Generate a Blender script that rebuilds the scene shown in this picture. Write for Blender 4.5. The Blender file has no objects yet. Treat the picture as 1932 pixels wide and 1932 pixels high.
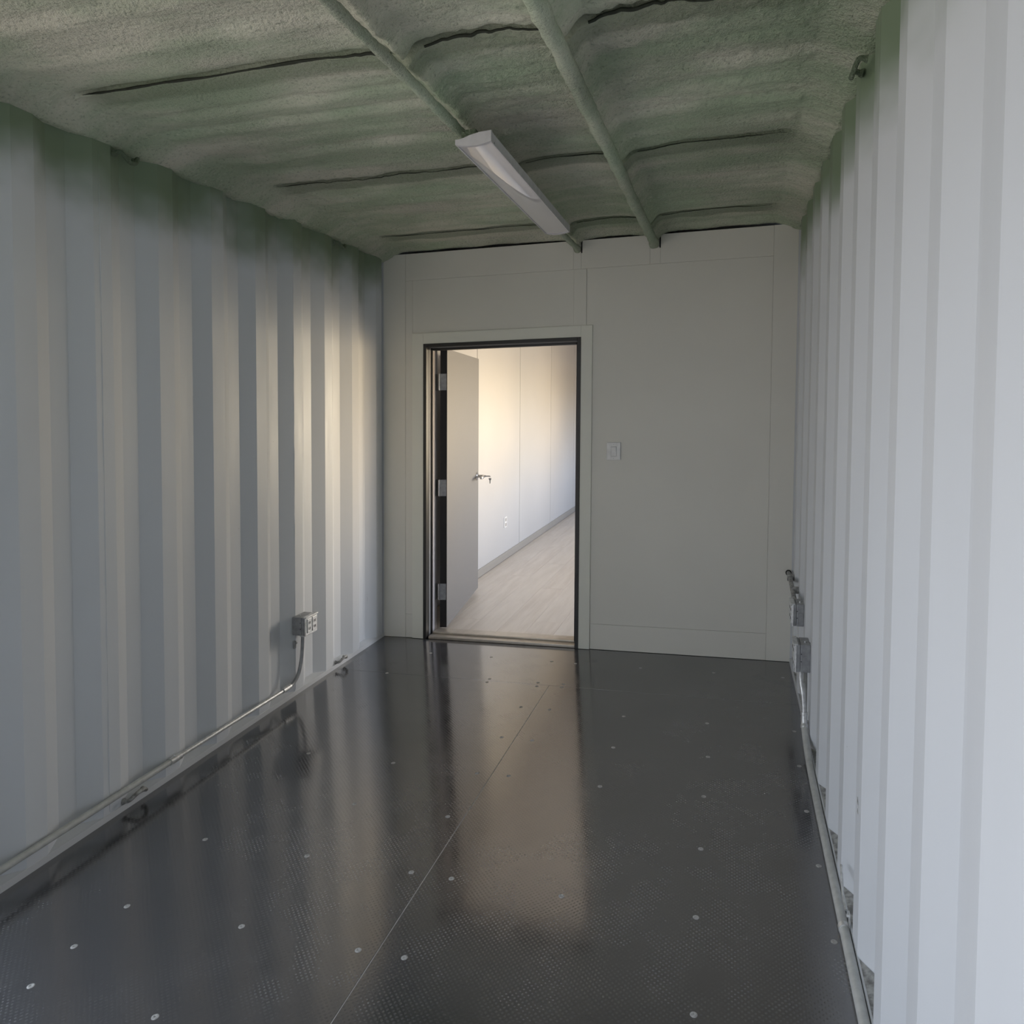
import bpy, math, random
import numpy as np
from mathutils import Vector, Matrix, noise

random.seed(4)
SC = bpy.context.scene
COL = SC.collection

# ------------------------------------------------------------------ camera
cam_d = bpy.data.cameras.new('camera')
cam = bpy.data.objects.new('camera', cam_d)
COL.objects.link(cam)
R_ = (0.96829574, 0.24969006, 0.00763053)
U_ = (-0.01763603, 0.03785904, 0.99912745)
F_ = (-0.24918331, 0.96758543, -0.04106228)
cam.matrix_world = Matrix(((R_[0], U_[0], -F_[0], 2.03029),
                           (R_[1], U_[1], -F_[1], -3.99976),
                           (R_[2], U_[2], -F_[2], 1.43877),
                           (0, 0, 0, 1)))
cam_d.sensor_width = 36.0
cam_d.lens = 36.0 * 1370.93 / 1932.0
cam_d.shift_x = -(1027.23 - 966) / 1932.0
cam_d.shift_y = (813.31 - 966) / 1932.0
cam_d.clip_start = 0.05
SC.camera = cam

# ------------------------------------------------------------------ world: low warm horizon haze, pale blue sky, sunlit ground tone
W_STR = 8.2
world = bpy.data.worlds.new('sky'); SC.world = world
world.use_nodes = True
nt = world.node_tree; nt.nodes.clear()
tc = nt.nodes.new('ShaderNodeTexCoord'); sp = nt.nodes.new('ShaderNodeSeparateXYZ')
mr = nt.nodes.new('ShaderNodeMapRange'); mr.inputs['From Min'].default_value = -1; mr.inputs['From Max'].default_value = 1
rp = nt.nodes.new('ShaderNodeValToRGB')
bg = nt.nodes.new('ShaderNodeBackground'); wo = nt.nodes.new('ShaderNodeOutputWorld')
nt.links.new(tc.outputs['Generated'], sp.inputs[0]); nt.links.new(sp.outputs['Z'], mr.inputs['Value'])
nt.links.new(mr.outputs[0], rp.inputs[0]); rp2 = nt.nodes.new('ShaderNodeValToRGB'); mxc = nt.nodes.new('ShaderNodeMix'); mxc.data_type = 'RGBA'
mr2 = nt.nodes.new('ShaderNodeMapRange'); mr2.interpolation_type = 'SMOOTHSTEP'
mr2.inputs['From Min'].default_value = -0.1; mr2.inputs['From Max'].default_value = 0.4
azm = nt.nodes.new('ShaderNodeMath'); azm.operation = 'MULTIPLY_ADD'; azm.inputs[1].default_value = 0.6
nt.links.new(sp.outputs['Y'], azm.inputs[0]); nt.links.new(sp.outputs['X'], azm.inputs[2]); nt.links.new(azm.outputs[0], mr2.inputs['Value']); nt.links.new(mr.outputs[0], rp2.inputs[0])
nt.links.new(mr2.outputs[0], mxc.inputs[0]); nt.links.new(rp2.outputs[0], mxc.inputs[6]); nt.links.new(rp.outputs[0], mxc.inputs[7])
e2 = rp2.color_ramp.elements
e2[0].position = 0.0; e2[0].color = (0.195, 0.177, 0.162, 1)
e2[1].position = 1.0; e2[1].color = (0.235, 0.29, 0.355, 1)
for p, c in ((0.46, (0.27, 0.247, 0.225, 1)), (0.53, (0.325, 0.34, 0.37, 1))):
    e = e2.new(p); e.color = c
# low sun behind haze: one warm glow on the horizon
vd = nt.nodes.new('ShaderNodeVectorMath'); vd.operation = 'DOT_PRODUCT'; vd.inputs[1].default_value = Vector((0.88, 0.47, 0.02)).normalized()
nt.links.new(tc.outputs['Generated'], vd.inputs[0])
ga = nt.nodes.new('ShaderNodeMath'); ga.operation = 'MULTIPLY_ADD'; ga.inputs[1].default_value = 1 / 0.022; ga.inputs[2].default_value = -1 / 0.022
ge = nt.nodes.new('ShaderNodeMath'); ge.operation = 'EXPONENT'; nt.links.new(vd.outputs['Value'], ga.inputs[0]); nt.links.new(ga.outputs[0], ge.inputs[0])
gc = nt.nodes.new('ShaderNodeVectorMath'); gc.operation = 'SCALE'; gc.inputs[0].default_value = (1.55, 1.05, 0.50); nt.links.new(ge.outputs[0], gc.inputs['Scale'])
gs = nt.nodes.new('ShaderNodeVectorMath'); gs.operation = 'ADD'; nt.links.new(mxc.outputs[2], gs.inputs[0]); nt.links.new(gc.outputs[0], gs.inputs[1])
# and the open, pale part of the sky on the opposite side
vd2 = nt.nodes.new('ShaderNodeVectorMath'); vd2.operation = 'DOT_PRODUCT'; vd2.inputs[1].default_value = Vector((-1.0, -0.10, 0.16)).normalized()
nt.links.new(tc.outputs['Generated'], vd2.inputs[0])
ga2 = nt.nodes.new('ShaderNodeMath'); ga2.operation = 'MULTIPLY_ADD'; ga2.inputs[1].default_value = 1 / 0.10; ga2.inputs[2].default_value = -1 / 0.10
ge2 = nt.nodes.new('ShaderNodeMath'); ge2.operation = 'EXPONENT'; nt.links.new(vd2.outputs['Value'], ga2.inputs[0]); nt.links.new(ga2.outputs[0], ge2.inputs[0])
gc2 = nt.nodes.new('ShaderNodeVectorMath'); gc2.operation = 'SCALE'; gc2.inputs[0].default_value = (0.145, 0.157, 0.178); nt.links.new(ge2.outputs[0], gc2.inputs['Scale'])
gs2 = nt.nodes.new('ShaderNodeVectorMath'); gs2.operation = 'ADD'; nt.links.new(gs.outputs[0], gs2.inputs[0]); nt.links.new(gc2.outputs[0], gs2.inputs[1])
# wider warm haze around the low sun
vd3 = nt.nodes.new('ShaderNodeVectorMath'); vd3.operation = 'DOT_PRODUCT'; vd3.inputs[1].default_value = Vector((0.62, 0.78, 0.0)).normalized()
nt.links.new(tc.outputs['Generated'], vd3.inputs[0])
ga3 = nt.nodes.new('ShaderNodeMath'); ga3.operation = 'MULTIPLY_ADD'; ga3.inputs[1].default_value = 1 / 0.08; ga3.inputs[2].default_value = -1 / 0.08
ge3 = nt.nodes.new('ShaderNodeMath'); ge3.operation = 'EXPONENT'; nt.links.new(vd3.outputs['Value'], ga3.inputs[0]); nt.links.new(ga3.outputs[0], ge3.inputs[0])
gc3 = nt.nodes.new('ShaderNodeVectorMath'); gc3.operation = 'SCALE'; gc3.inputs[0].default_value = (3.95, 3.35, 2.45); nt.links.new(ge3.outputs[0], gc3.inputs['Scale'])
gs3 = nt.nodes.new('ShaderNodeVectorMath'); gs3.operation = 'ADD'; nt.links.new(gs2.outputs[0], gs3.inputs[0]); nt.links.new(gc3.outputs[0], gs3.inputs[1])
nt.links.new(gs3.outputs[0], bg.inputs[0]); nt.links.new(bg.outputs[0], wo.inputs[0])
els = rp.color_ramp.elements
els[0].position = 0.0; els[0].color = (0.30, 0.245, 0.185, 1)
els[1].position = 1.0; els[1].color = (0.45, 0.58, 0.80, 1)
for p, c in ((0.38, (0.42, 0.33, 0.24, 1)), (0.475, (0.80, 0.60, 0.36, 1)), (0.515, (1.0, 0.84, 0.55, 1)), (0.56, (1.2, 1.23, 1.3, 1)), (0.66, (1.1, 1.27, 1.55, 1))):
    e = els.new(p); e.color = c
bg.inputs[1].default_value = W_STR

SC.view_settings.view_transform = 'Standard'
SC.view_settings.look = 'None'
SC.view_settings.gamma = 1.0
SC.view_settings.use_curve_mapping = False
SC.view_settings.exposure = 0.0

S = 0.02934            # the container stands slightly racked: every transverse line climbs 1.7 degrees to the right
W = 2.35               # inside width
H = 2.288
YN = -5.1              # near end wall, behind the camera
YF = 6.6               # far end of the finished room
OP0, OP1, OPH = -4.90, -2.58, 2.16       # side opening in the left wall, beside and behind the camera
WINS = [(0.40, 1.40, 0.62, 1.76), (2.55, 3.60, 0.62, 1.76), (4.55, 5.60, 0.62, 1.76)]   # windows in the right wall of the finished room

def rack(p):
    return (p[0], p[1], p[2] + S * p[0])

def portal(name, x, y0, y1, z0, z1, toward):
    d = bpy.data.lights.new(name, 'AREA'); d.shape = 'RECTANGLE'
    d.size = (y1 - y0); d.size_y = (z1 - z0)
    o = bpy.data.objects.new(name, d); COL.objects.link(o)
    o.location = rack((x, (y0 + y1) / 2, (z0 + z1) / 2))
    # light looks along -Z local
    zax = Vector((-toward, 0, 0)); xax = Vector((0, 1, 0)); yax = zax.cross(xax)
    o.rotation_euler = Matrix((xax, yax, zax)).transposed().to_euler()
    d.cycles.is_portal = True
    return o
portal('daylight_portal', -0.05, OP0, OP1, 0.02, OPH, 1)
for w in WINS:
    portal('daylight_portal', W + 0.02, w[0], w[1], w[2], w[3], -1)

# ------------------------------------------------------------------ materials
def srgb(r, g, b):
    f = lambda c: (c / 255 / 12.92) if c / 255 <= 0.04045 else ((c / 255 + 0.055) / 1.055) ** 2.4
    return (f(r), f(g), f(b), 1)

class NM:
    def __init__(s, name, base=(0.5, 0.5, 0.5, 1), rough=0.5, metal=0.0, **kw):
        s.m = bpy.data.materials.new(name); s.m.use_nodes = True
        s.t = s.m.node_tree; s.b = s.t.nodes['Principled BSDF']
        s.b.inputs['Base Color'].default_value = base
        s.b.inputs['Roughness'].default_value = rough
        s.b.inputs['Metallic'].default_value = metal
        for k, v in kw.items():
            s.b.inputs[k.replace('_', ' ')].default_value = v
    def n(s, t, **kw):
        x = s.t.nodes.new(t)
        for k, v in kw.items():
            if k in x.inputs: x.inputs[k].default_value = v
            else: setattr(x, k, v)
        return x
    def l(s, a, b): s.t.links.new(a, b)
    def pos(s, scale=(1, 1, 1)):
        g = s.n('ShaderNodeNewGeometry'); m = s.n('ShaderNodeMapping'); m.inputs['Scale'].default_value = scale
        s.l(g.outputs['Position'], m.inputs['Vector']); return m.outputs[0]
    def noise(s, vec, scale, detail=3, rough=0.5):
        x = s.n('ShaderNodeTexNoise'); x.inputs['Scale'].default_value = scale; x.inputs['Detail'].default_value = detail
        x.inputs['Roughness'].default_value = rough
        s.l(vec, x.inputs['Vector']); return x.outputs['Fac']
    def mrange(s, v, a, b, c=0, d=1, smooth=True):
        x = s.n('ShaderNodeMapRange'); x.interpolation_type = 'SMOOTHSTEP' if smooth else 'LINEAR'
        x.inputs['From Min'].default_value = a; x.inputs['From Max'].default_value = b
        x.inputs['To Min'].default_value = c; x.inputs['To Max'].default_value = d
        s.l(v, x.inputs['Value']); return x.outputs[0]
    def math(s, op, a, b):
        x = s.n('ShaderNodeMath', operation=op)
        for i, v in enumerate((a, b)):
            if isinstance(v, (int, float)): x.inputs[i].default_value = v
            else: s.l(v, x.inputs[i])
        return x.outputs[0]
    def mix(s, f, a, b):
        x = s.n('ShaderNodeMix', data_type='RGBA')
        if isinstance(f, (int, float)): x.inputs[0].default_value = f
        else: s.l(f, x.inputs[0])
        for i, v in ((6, a), (7, b)):
            if isinstance(v, tuple): x.inputs[i].default_value = v
            else: s.l(v, x.inputs[i])
        return x.outputs[2]
    def bump(s, h, strength=0.3, dist=0.01):
        x = s.n('ShaderNodeBump'); x.inputs['Strength'].default_value = strength; x.inputs['Distance'].default_value = dist
        s.l(h, x.inputs['Height']); s.l(x.outputs[0], s.b.inputs['Normal'])
    def color(s, c): s.l(c, s.b.inputs['Base Color'])
    def rough(s, r): s.l(r, s.b.inputs['Roughness'])

def height_above_floor(k):
    g = k.n('ShaderNodeNewGeometry'); sx = k.n('ShaderNodeSeparateXYZ'); k.l(g.outputs['Position'], sx.inputs[0])
    return k.math('SUBTRACT', sx.outputs['Z'], k.math('MULTIPLY', sx.outputs['X'], S)), sx.outputs['Y']

GREEN_D = (0.21, 0.275, 0.185, 1)
def wall_paint(name, base, spray=True):
    k = NM(name, base, 0.42)
    h, y = height_above_floor(k)
    v1 = k.noise(k.pos((1, 1, 0.25)), 2.2, 3)
    v2 = k.noise(k.pos((1, 6, 0.5)), 5, 4, 0.6)
    dirty = tuple(c * 0.82 for c in base[:3]) + (1,)
    c = k.mix(k.mrange(v1, 0.35, 0.75, 0, 0.35), base, dirty)
    # scuffs: sparse dark vertical streaks
    st = k.noise(k.pos((9, 9, 0.9)), 6, 4, 0.7)
    c = k.mix(k.mrange(st, 0.70, 0.80, 0, 0.35), c, (0.22, 0.21, 0.20, 1))
    sm = k.noise(k.pos((1, 1, 1)), 60, 2)
    c = k.mix(k.mrange(sm, 0.80, 0.86, 0, 0.7), c, (0.12, 0.11, 0.10, 1))
    if spray:
        nz = k.noise(k.pos((1, 1.0, 1.0)), 3.2, 3)
        hh = k.math('ADD', h, k.math('MULTIPLY', k.math('SUBTRACT', nz, 0.5), 0.42))
        c = k.mix(k.mrange(hh, 1.98, 2.25), c, GREEN_D)
    k.color(c)
    k.rough(k.mrange(v2, 0.2, 0.8, 0.36, 0.55, False))
    k.bump(k.noise(k.pos((1, 1, 0.4)), 14, 4), 0.05, 0.01)
    return k.m
M = {}
M['steel_paint'] = wall_paint('steel_paint', (0.71, 0.735, 0.775, 1))
M['rail_paint'] = wall_paint('rail_paint', (0.64, 0.655, 0.68, 1), False)

def board_paint(name, base):
    k = NM(name, base, 0.5)
    v = k.noise(k.pos(), 1.6, 3)
    k.color(k.mix(k.mrange(v, 0.3, 0.7, 0, 0.25), base, tuple(c * 0.85 for c in base[:3]) + (1,)))
    k.bump(k.noise(k.pos(), 160, 2), 0.06, 0.004)
    return k.m
M['board'] = board_paint('board_paint', (0.80, 0.785, 0.73, 1))
M['panel'] = board_paint('panel_paint', (0.80, 0.785, 0.73, 1))
M['casing'] = board_paint('casing_paint', (0.84, 0.84, 0.77, 1))

def foam(name, a, b, sc=1.0):
    k = NM(name, a, 0.55)
    v = k.noise(k.pos((0.6, 1.6, 1)), 2.4, 4, 0.6)
    f = k.noise(k.pos(), 95 * sc, 4, 0.65)
    c = k.mix(k.mrange(v, 0.35, 0.68), a, b)
    c = k.mix(k.mrange(f, 0.30, 0.46, 0.55, 0), c, tuple(x * 0.45 for x in a[:3]) + (1,))
    c = k.mix(k.math('MULTIPLY', k.mrange(f, 0.56, 0.70, 0, 0.5), k.mrange(k.noise(k.pos(), 2.1, 3), 0.4, 0.6)), c, (0.86, 0.86, 0.76, 1))
    if name == 'spray_foam':
        # roof bows: smoother, darker foam on each, with crease shade painted in just before
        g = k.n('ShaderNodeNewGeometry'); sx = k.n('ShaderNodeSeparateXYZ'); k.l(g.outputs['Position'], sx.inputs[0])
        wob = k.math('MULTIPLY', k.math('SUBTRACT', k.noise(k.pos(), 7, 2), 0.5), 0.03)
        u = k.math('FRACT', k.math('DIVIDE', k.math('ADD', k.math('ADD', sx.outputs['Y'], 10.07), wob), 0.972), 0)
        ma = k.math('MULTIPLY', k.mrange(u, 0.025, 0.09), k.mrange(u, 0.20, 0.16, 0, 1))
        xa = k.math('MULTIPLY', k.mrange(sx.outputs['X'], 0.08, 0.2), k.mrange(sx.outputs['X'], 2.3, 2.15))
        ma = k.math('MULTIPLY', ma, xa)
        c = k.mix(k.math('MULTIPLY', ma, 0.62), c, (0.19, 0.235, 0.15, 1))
    k.color(c)
    big = k.noise(k.pos(), 26 * sc, 4, 0.6)
    mod = k.mrange(k.noise(k.pos(), 1.7, 2), 0.35, 0.65, 0.25, 1.0)
    hgt = k.math('MULTIPLY', k.math('ADD', k.math('MULTIPLY', big, 0.5), f), mod)
    k.bump(hgt, 1.0, 0.018)
    k.rough(k.mrange(f, 0.3, 0.7, 0.75, 0.42, False))
    return k.m
M['foam'] = foam('spray_foam', (0.43, 0.53, 0.37, 1), (0.72, 0.71, 0.595, 1))
M['foam_pipe'] = foam('foam_on_pipe', (0.43, 0.53, 0.385, 1), (0.58, 0.62, 0.49, 1), 1.4)

def floor_mat():
    k = NM('coated_plywood', (0.03, 0.03, 0.033, 1), 0.2)
    k.b.inputs['IOR'].default_value = 2.8
    g = k.n('ShaderNodeNewGeometry')
    m = k.n('ShaderNodeMapping'); m.inputs['Rotation'].default_value = (0, 0, math.radians(45)); m.inputs['Scale'].default_value = (95, 95, 0.0)
    k.l(g.outputs['Position'], m.inputs['Vector'])
    vo = k.n('ShaderNodeTexVoronoi', voronoi_dimensions='2D'); vo.inputs['Randomness'].default_value = 0.0; vo.inputs['Scale'].default_value = 1.0
    k.l(m.outputs[0], vo.inputs['Vector'])
    dots = k.mrange(vo.outputs['Distance'], 0.16, 0.38, 1, 0)
    wear = k.noise(k.pos(), 1.3, 5, 0.6)
    wear2 = k.noise(k.pos(), 9, 4, 0.6)
    wf = k.math('MULTIPLY', k.mrange(wear, 0.38, 0.60), k.mrange(wear2, 0.34, 0.60))
    base = k.mix(k.mrange(wear, 0.3, 0.7), (0.036, 0.036, 0.041, 1), (0.054, 0.053, 0.059, 1))
    c = k.mix(k.math('MULTIPLY', dots, k.math('MULTIPLY', wf, 0.55)), base, (0.21, 0.21, 0.225, 1))
    # long drag scratches and pale dust
    s1 = k.noise(k.pos((30, 0.9, 1)), 7, 3, 0.6)
    c = k.mix(k.mrange(s1, 0.74, 0.80, 0, 0.35), c, (0.16, 0.155, 0.15, 1))
    d1 = k.noise(k.pos(), 42, 3, 0.7)
    c = k.mix(k.math('MULTIPLY', k.mrange(d1, 0.70, 0.78, 0, 0.8), k.mrange(wear, 0.45, 0.6)), c, (0.22, 0.22, 0.23, 1))
    k.color(c)
    k.rough(k.math('ADD', k.mrange(wear2, 0.3, 0.7, 0.085, 0.165, False), k.math('MULTIPLY', dots, 0.08)))
    tot = k.math('ADD', k.math('MULTIPLY', dots, 0.5), k.math('MULTIPLY', k.noise(k.pos((14, 0.7, 1)), 6, 3), 0.35))
    k.bump(tot, 0.10, 0.0012)
    return k.m
M['floor'] = floor_mat()

def plank_mat():
    k = NM('vinyl_plank', (0.55, 0.5, 0.45, 1), 0.35)
    oi = k.n('ShaderNodeObjectInfo')
    off = k.n('ShaderNodeVectorMath', operation='ADD')
    rr = k.n('ShaderNodeCombineXYZ'); k.l(k.math('MULTIPLY', oi.outputs['Random'], 20), rr.inputs[0])
    k.l(k.pos((9, 0.9, 1)), off.inputs[0]); k.l(rr.outputs[0], off.inputs[1])
    g1 = k.noise(off.outputs[0], 2.0, 5, 0.6)
    a = k.mix(k.mrange(g1, 0.3, 0.72), (0.56, 0.505, 0.45, 1), (0.46, 0.405, 0.355, 1))
    c = k.mix(k.mrange(oi.outputs['Random'], 0, 1, 0, 0.35, False), a, (0.52, 0.48, 0.43, 1))
    k.color(c)
    k.bump(g1, 0.08, 0.003)
    return k.m
M['plank'] = plank_mat()
M['room_wall'] = board_paint('room_wall_paint', (0.475, 0.475, 0.485, 1))
M['room_ceiling'] = board_paint('room_ceiling_paint', (0.8, 0.79, 0.77, 1))
M['baseboard'] = board_paint('baseboard_vinyl', (0.30, 0.285, 0.265, 1))
M['door_leaf'] = board_paint('door_leaf_paint', (0.17, 0.167, 0.17, 1))

def simple(name, base, rough, metal=0.0, var=0.12, sc=30, **kw):
    k = NM(name, base, rough, metal, **kw)
    v = k.noise(k.pos(), sc, 3)
    k.color(k.mix(k.mrange(v, 0.3, 0.7, 0, 1), base, tuple(c * (1 - var) for c in base[:3]) + (1,)))
    return k.m
M['frame_dark'] = simple('bronze_frame_paint', (0.018, 0.017, 0.017, 1), 0.4)
M['edge_dark'] = simple('door_edge_dark', (0.014, 0.013, 0.015, 1), 0.55)
M['jamb_lit'] = simple('jamb_lit_tone', (0.60, 0.57, 0.58, 1), 0.5, 0.0, 0.03)
M['lit_strip'] = simple('lit_strip_grey', (0.28, 0.28, 0.285, 1), 0.5, 0.0, 0.03)
M['threshold'] = simple('threshold_metal', (0.50, 0.45, 0.39, 1), 0.35, 0.55)
M['galv'] = simple('galvanised_steel', (0.78, 0.79, 0.80, 1), 0.36, 0.6, 0.25, 70)
M['galv_dull'] = simple('dull_galvanised_steel', (0.40, 0.41, 0.43, 1), 0.45, 0.5, 0.25, 40)
M['galv_paint'] = simple('grey_painted_conduit', (0.58, 0.59, 0.58, 1), 0.4, 0.15, 0.15, 40)
M['chrome'] = simple('satin_chrome', (0.72, 0.71, 0.70, 1), 0.2, 1.0)
M['hole'] = simple('knockout_dark', (0.01, 0.01, 0.01, 1), 0.8)
M['plastic_white'] = simple('white_plastic', (0.90, 0.90, 0.90, 1), 0.25)
M['fixture'] = simple('fixture_enamel', (0.66, 0.65, 0.67, 1), 0.4)
M['screw'] = simple('screw_zinc', (0.52, 0.51, 0.50, 1), 0.6, 0.0, 0.4, 200)
M['seam'] = simple('seam_dust', (0.46, 0.46, 0.45, 1), 0.9)
M['rusty'] = simple('weathered_rail_steel', (0.46, 0.46, 0.45, 1), 0.55, 0.1, 0.6, 60)
M['black_gap'] = simple('shadow_board', (0.02, 0.02, 0.02, 1), 0.9)
M['nearwall'] = simple('near_wall_paint', (0.82, 0.82, 0.82, 1), 0.5)
M['foam_ring'] = foam('foam_on_ring', (0.15, 0.20, 0.13, 1), (0.22, 0.27, 0.19, 1), 1.2)
def lens_mat():
    k = NM('prismatic_lens', (0.74, 0.72, 0.72, 1), 0.35)
    k.b.inputs['Coat Weight'].default_value = 1.0
    k.b.inputs['Coat IOR'].default_value = 1.8
    k.b.inputs['Coat Roughness'].default_value = 0.025
    return k.m
M['lens'] = lens_mat()

# ------------------------------------------------------------------ mesh builder
ORG = {}
class MB:
    def __init__(s): s.v = []; s.f = []
    def add(s, vs, fs):
        o = len(s.v); s.v += [tuple(p) for p in vs]; s.f += [tuple(i + o for i in f) for f in fs]; return s
    def box(s, x0, x1, y0, y1, z0, z1, ch=0.0):
        if ch <= 0:
            v = [(x, y, z) for x in (x0, x1) for y in (y0, y1) for z in (z0, z1)]
            f = [(0, 1, 3, 2), (4, 6, 7, 5), (0, 4, 5, 1), (2, 3, 7, 6), (0, 2, 6, 4), (1, 5, 7, 3)]
            return s.add(v, f)
        import bmesh
        bm = bmesh.new(); bmesh.ops.create_cube(bm, size=1)
        for q in bm.verts:
            q.co = Vector(((x0 + x1) / 2 + q.co.x * (x1 - x0), (y0 + y1) / 2 + q.co.y * (y1 - y0), (z0 + z1) / 2 + q.co.z * (z1 - z0)))
        bmesh.ops.bevel(bm, geom=list(bm.edges), offset=ch, segments=2, affect='EDGES', profile=0.6)
        bm.verts.ensure_lookup_table()
        vs = [tuple(q.co) for q in bm.verts]; fs = [tuple(q.index for q in f.verts) for f in bm.faces]
        bm.free(); return s.add(vs, fs)
    def rings(s, rings, close=True, caps=True):
        n = len(rings[0]); v = [p for r in rings for p in r]; f = []
        for i in range(len(rings) - 1):
            for j in range(n if close else n - 1):
                k = (j + 1) % n
                f.append((i * n + j, i * n + k, (i + 1) * n + k, (i + 1) * n + j))
        if caps and close:
            f.append(tuple(range(n))[::-1]); f.append(tuple((len(rings) - 1) * n + j for j in range(n)))
        return s.add(v, f)
    def tube(s, path, r, n=12, jitter=0.0, caps=True):
        P = [Vector(p) for p in path]; rr = r if isinstance(r, (list, tuple)) else [r] * len(P)
        out = []; up = None
        for i, p in enumerate(P):
            t = (P[min(i + 1, len(P) - 1)] - P[max(i - 1, 0)]).normalized()
            if up is None:
                up = Vector((0, 0, 1)) if abs(t.z) < 0.9 else Vector((1, 0, 0))
            a = (up - t * up.dot(t)).normalized(); b = t.cross(a); up = a
            ring = []
            for j in range(n):
                th = 2 * math.pi * j / n
                d = a * math.cos(th) + b * math.sin(th); q = rr[i]
                if jitter: q += jitter * noise.noise((p + d * r_first(rr)) * 45) + jitter * noise.noise((p + d * r_first(rr)) * 14)
                ring.append(tuple(p + d * q))
            out.append(ring)
        return s.rings(out, True, caps)
    def disc(s, c, ax, r, h, n=16, bev=0.0):
        c = Vector(c); ax = Vector(ax).normalized()
        a = ax.orthogonal().normalized(); b = ax.cross(a); rs = []
        prof = [(r, 0), (r, h - bev), (r - bev, h)] if bev else [(r, 0), (r, h)]
        for q, t in prof:
            rs.append([tuple(c + ax * t + (a * math.cos(2 * math.pi * j / n) + b * math.sin(2 * math.pi * j / n)) * q) for j in range(n)])
        return s.rings(rs)
    def build(s, name, mat, parent=None, base=None, smooth=False, angle=35):
        me = bpy.data.meshes.new(name)
        if parent is not None: b = ORG[parent.name]
        else: b = rack(base) if base is not None else (0, 0, 0)
        vs = [(x - b[0], y - b[1], z + S * x - b[2]) for x, y, z in s.v]
        me.from_pydata(vs, [], s.f); me.validate(); me.update()
        import bmesh
        bm = bmesh.new(); bm.from_mesh(me); bmesh.ops.recalc_face_normals(bm, faces=bm.faces); bm.to_mesh(me); bm.free()
        me.materials.append(M[mat])
        if smooth:
            me.polygons.foreach_set('use_smooth', [True] * len(me.polygons))
            try: me.set_sharp_from_angle(angle=math.radians(angle))
            except Exception: pass
        o = bpy.data.objects.new(name, me); COL.objects.link(o)
        if parent is not None: o.parent = parent
        else: o.location = b
        ORG[o.name] = b
        return o
def r_first(rr): return rr[0]

def tag(o, label=None, cat=None, group=None, kind=None):
    if label: o['label'] = label
    if cat: o['category'] = cat
    if group: o['group'] = group
    if kind: o['kind'] = kind
    return o
def empty(name, base, **kw):
    o = bpy.data.objects.new(name, None); COL.objects.link(o)
    b = rack(base); o.location = b; ORG[o.name] = b; o.empty_display_size = 0.05
    return tag(o, **kw)
def bez(pts, n=8):
    """Catmull-Rom through points"""
    P = [Vector(p) for p in pts]; P = [P[0] * 2 - P[1]] + P + [P[-1] * 2 - P[-2]]; out = []
    for i in range(1, len(P) - 2):
        for k in range(n):
            t = k / n; a, b, c, d = P[i - 1], P[i], P[i + 1], P[i + 2]
            out.append(tuple(0.5 * ((2 * b) + (c - a) * t + (2 * a - 5 * b + 4 * c - d) * t * t + (3 * b - a - 3 * c + d) * t ** 3)))
    out.append(tuple(P[-2])); return out

# ------------------------------------------------------------------ corrugated side walls
PITCH, DEP = 0.278, 0.036
def profile(phase, y0, y1):
    """list of (y, d) : d=0 inner flat, d=1 outer flat. phase: y where outer->inner slope begins (going +y)"""
    pts = []
    k0 = math.floor((y0 - phase) / PITCH) - 1
    y = phase + k0 * PITCH
    while y < y1 + PITCH:
        pts += [(y, 1), (y + 0.070, 0), (y + 0.141, 0), (y + 0.211, 1)]
        y += PITCH
    out = []
    for i in range(len(pts) - 1):
        (a, da), (b, db) = pts[i], pts[i + 1]
        if b <= y0 or a >= y1: continue
        f = lambda t: da + (db - da) * (t - a) / (b - a)
        if a < y0: out.append((y0, f(y0)))
        else: out.append((a, da))
        if b >= y1: out.append((y1, f(y1)))
    return out
def corr_sheet(mb, side, phase, y0, y1, z0, z1):
    pr = profile(phase, y0, y1); sgn = -1 if side == 'L' else 1; X = 0 if side == 'L' else W
    zs = [z0, z1]; th = 0.004
    inner = [(X + sgn * DEP * d, y) for y, d in pr]
    outer = [(x + sgn * th, y) for x, y in inner]
    loop = inner + outer[::-1]
    mb.rings([[(x, y, z) for x, y in loop] for z in zs])
WTOP = 2.33
PL, PR_ = -1.281, -2.211
wl = empty('wall_left', (0, -2.5, 0), kind='structure')
seams_l = [YN, -4.35, -3.0, -2.02, -0.93, 0.0]
def wall_sheets(root, side, phase, seams, skip=None):
    for a, b in zip(seams[:-1], seams[1:]):
        m = MB(); corr_sheet(m, side, phase, a, b - 0.0006, 0.0, WTOP); m.build('steel_sheet', 'steel_paint', root)
# left wall: sheets forward of the opening run full height; above the opening a header
for a, b in zip([OP1, -2.02, -0.93], [-2.02, -0.93, 0.0]):
    m = MB(); corr_sheet(m, 'L', PL, a, b, 0.0, WTOP); m.build('steel_sheet', 'steel_paint', wl)
m = MB(); corr_sheet(m, 'L', PL, OP0, OP1, OPH, WTOP); m.build('steel_sheet', 'steel_paint', wl)
m = MB(); corr_sheet(m, 'L', PL, YN, OP0, 0.0, WTOP); m.build('steel_sheet', 'steel_paint', wl)
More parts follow.
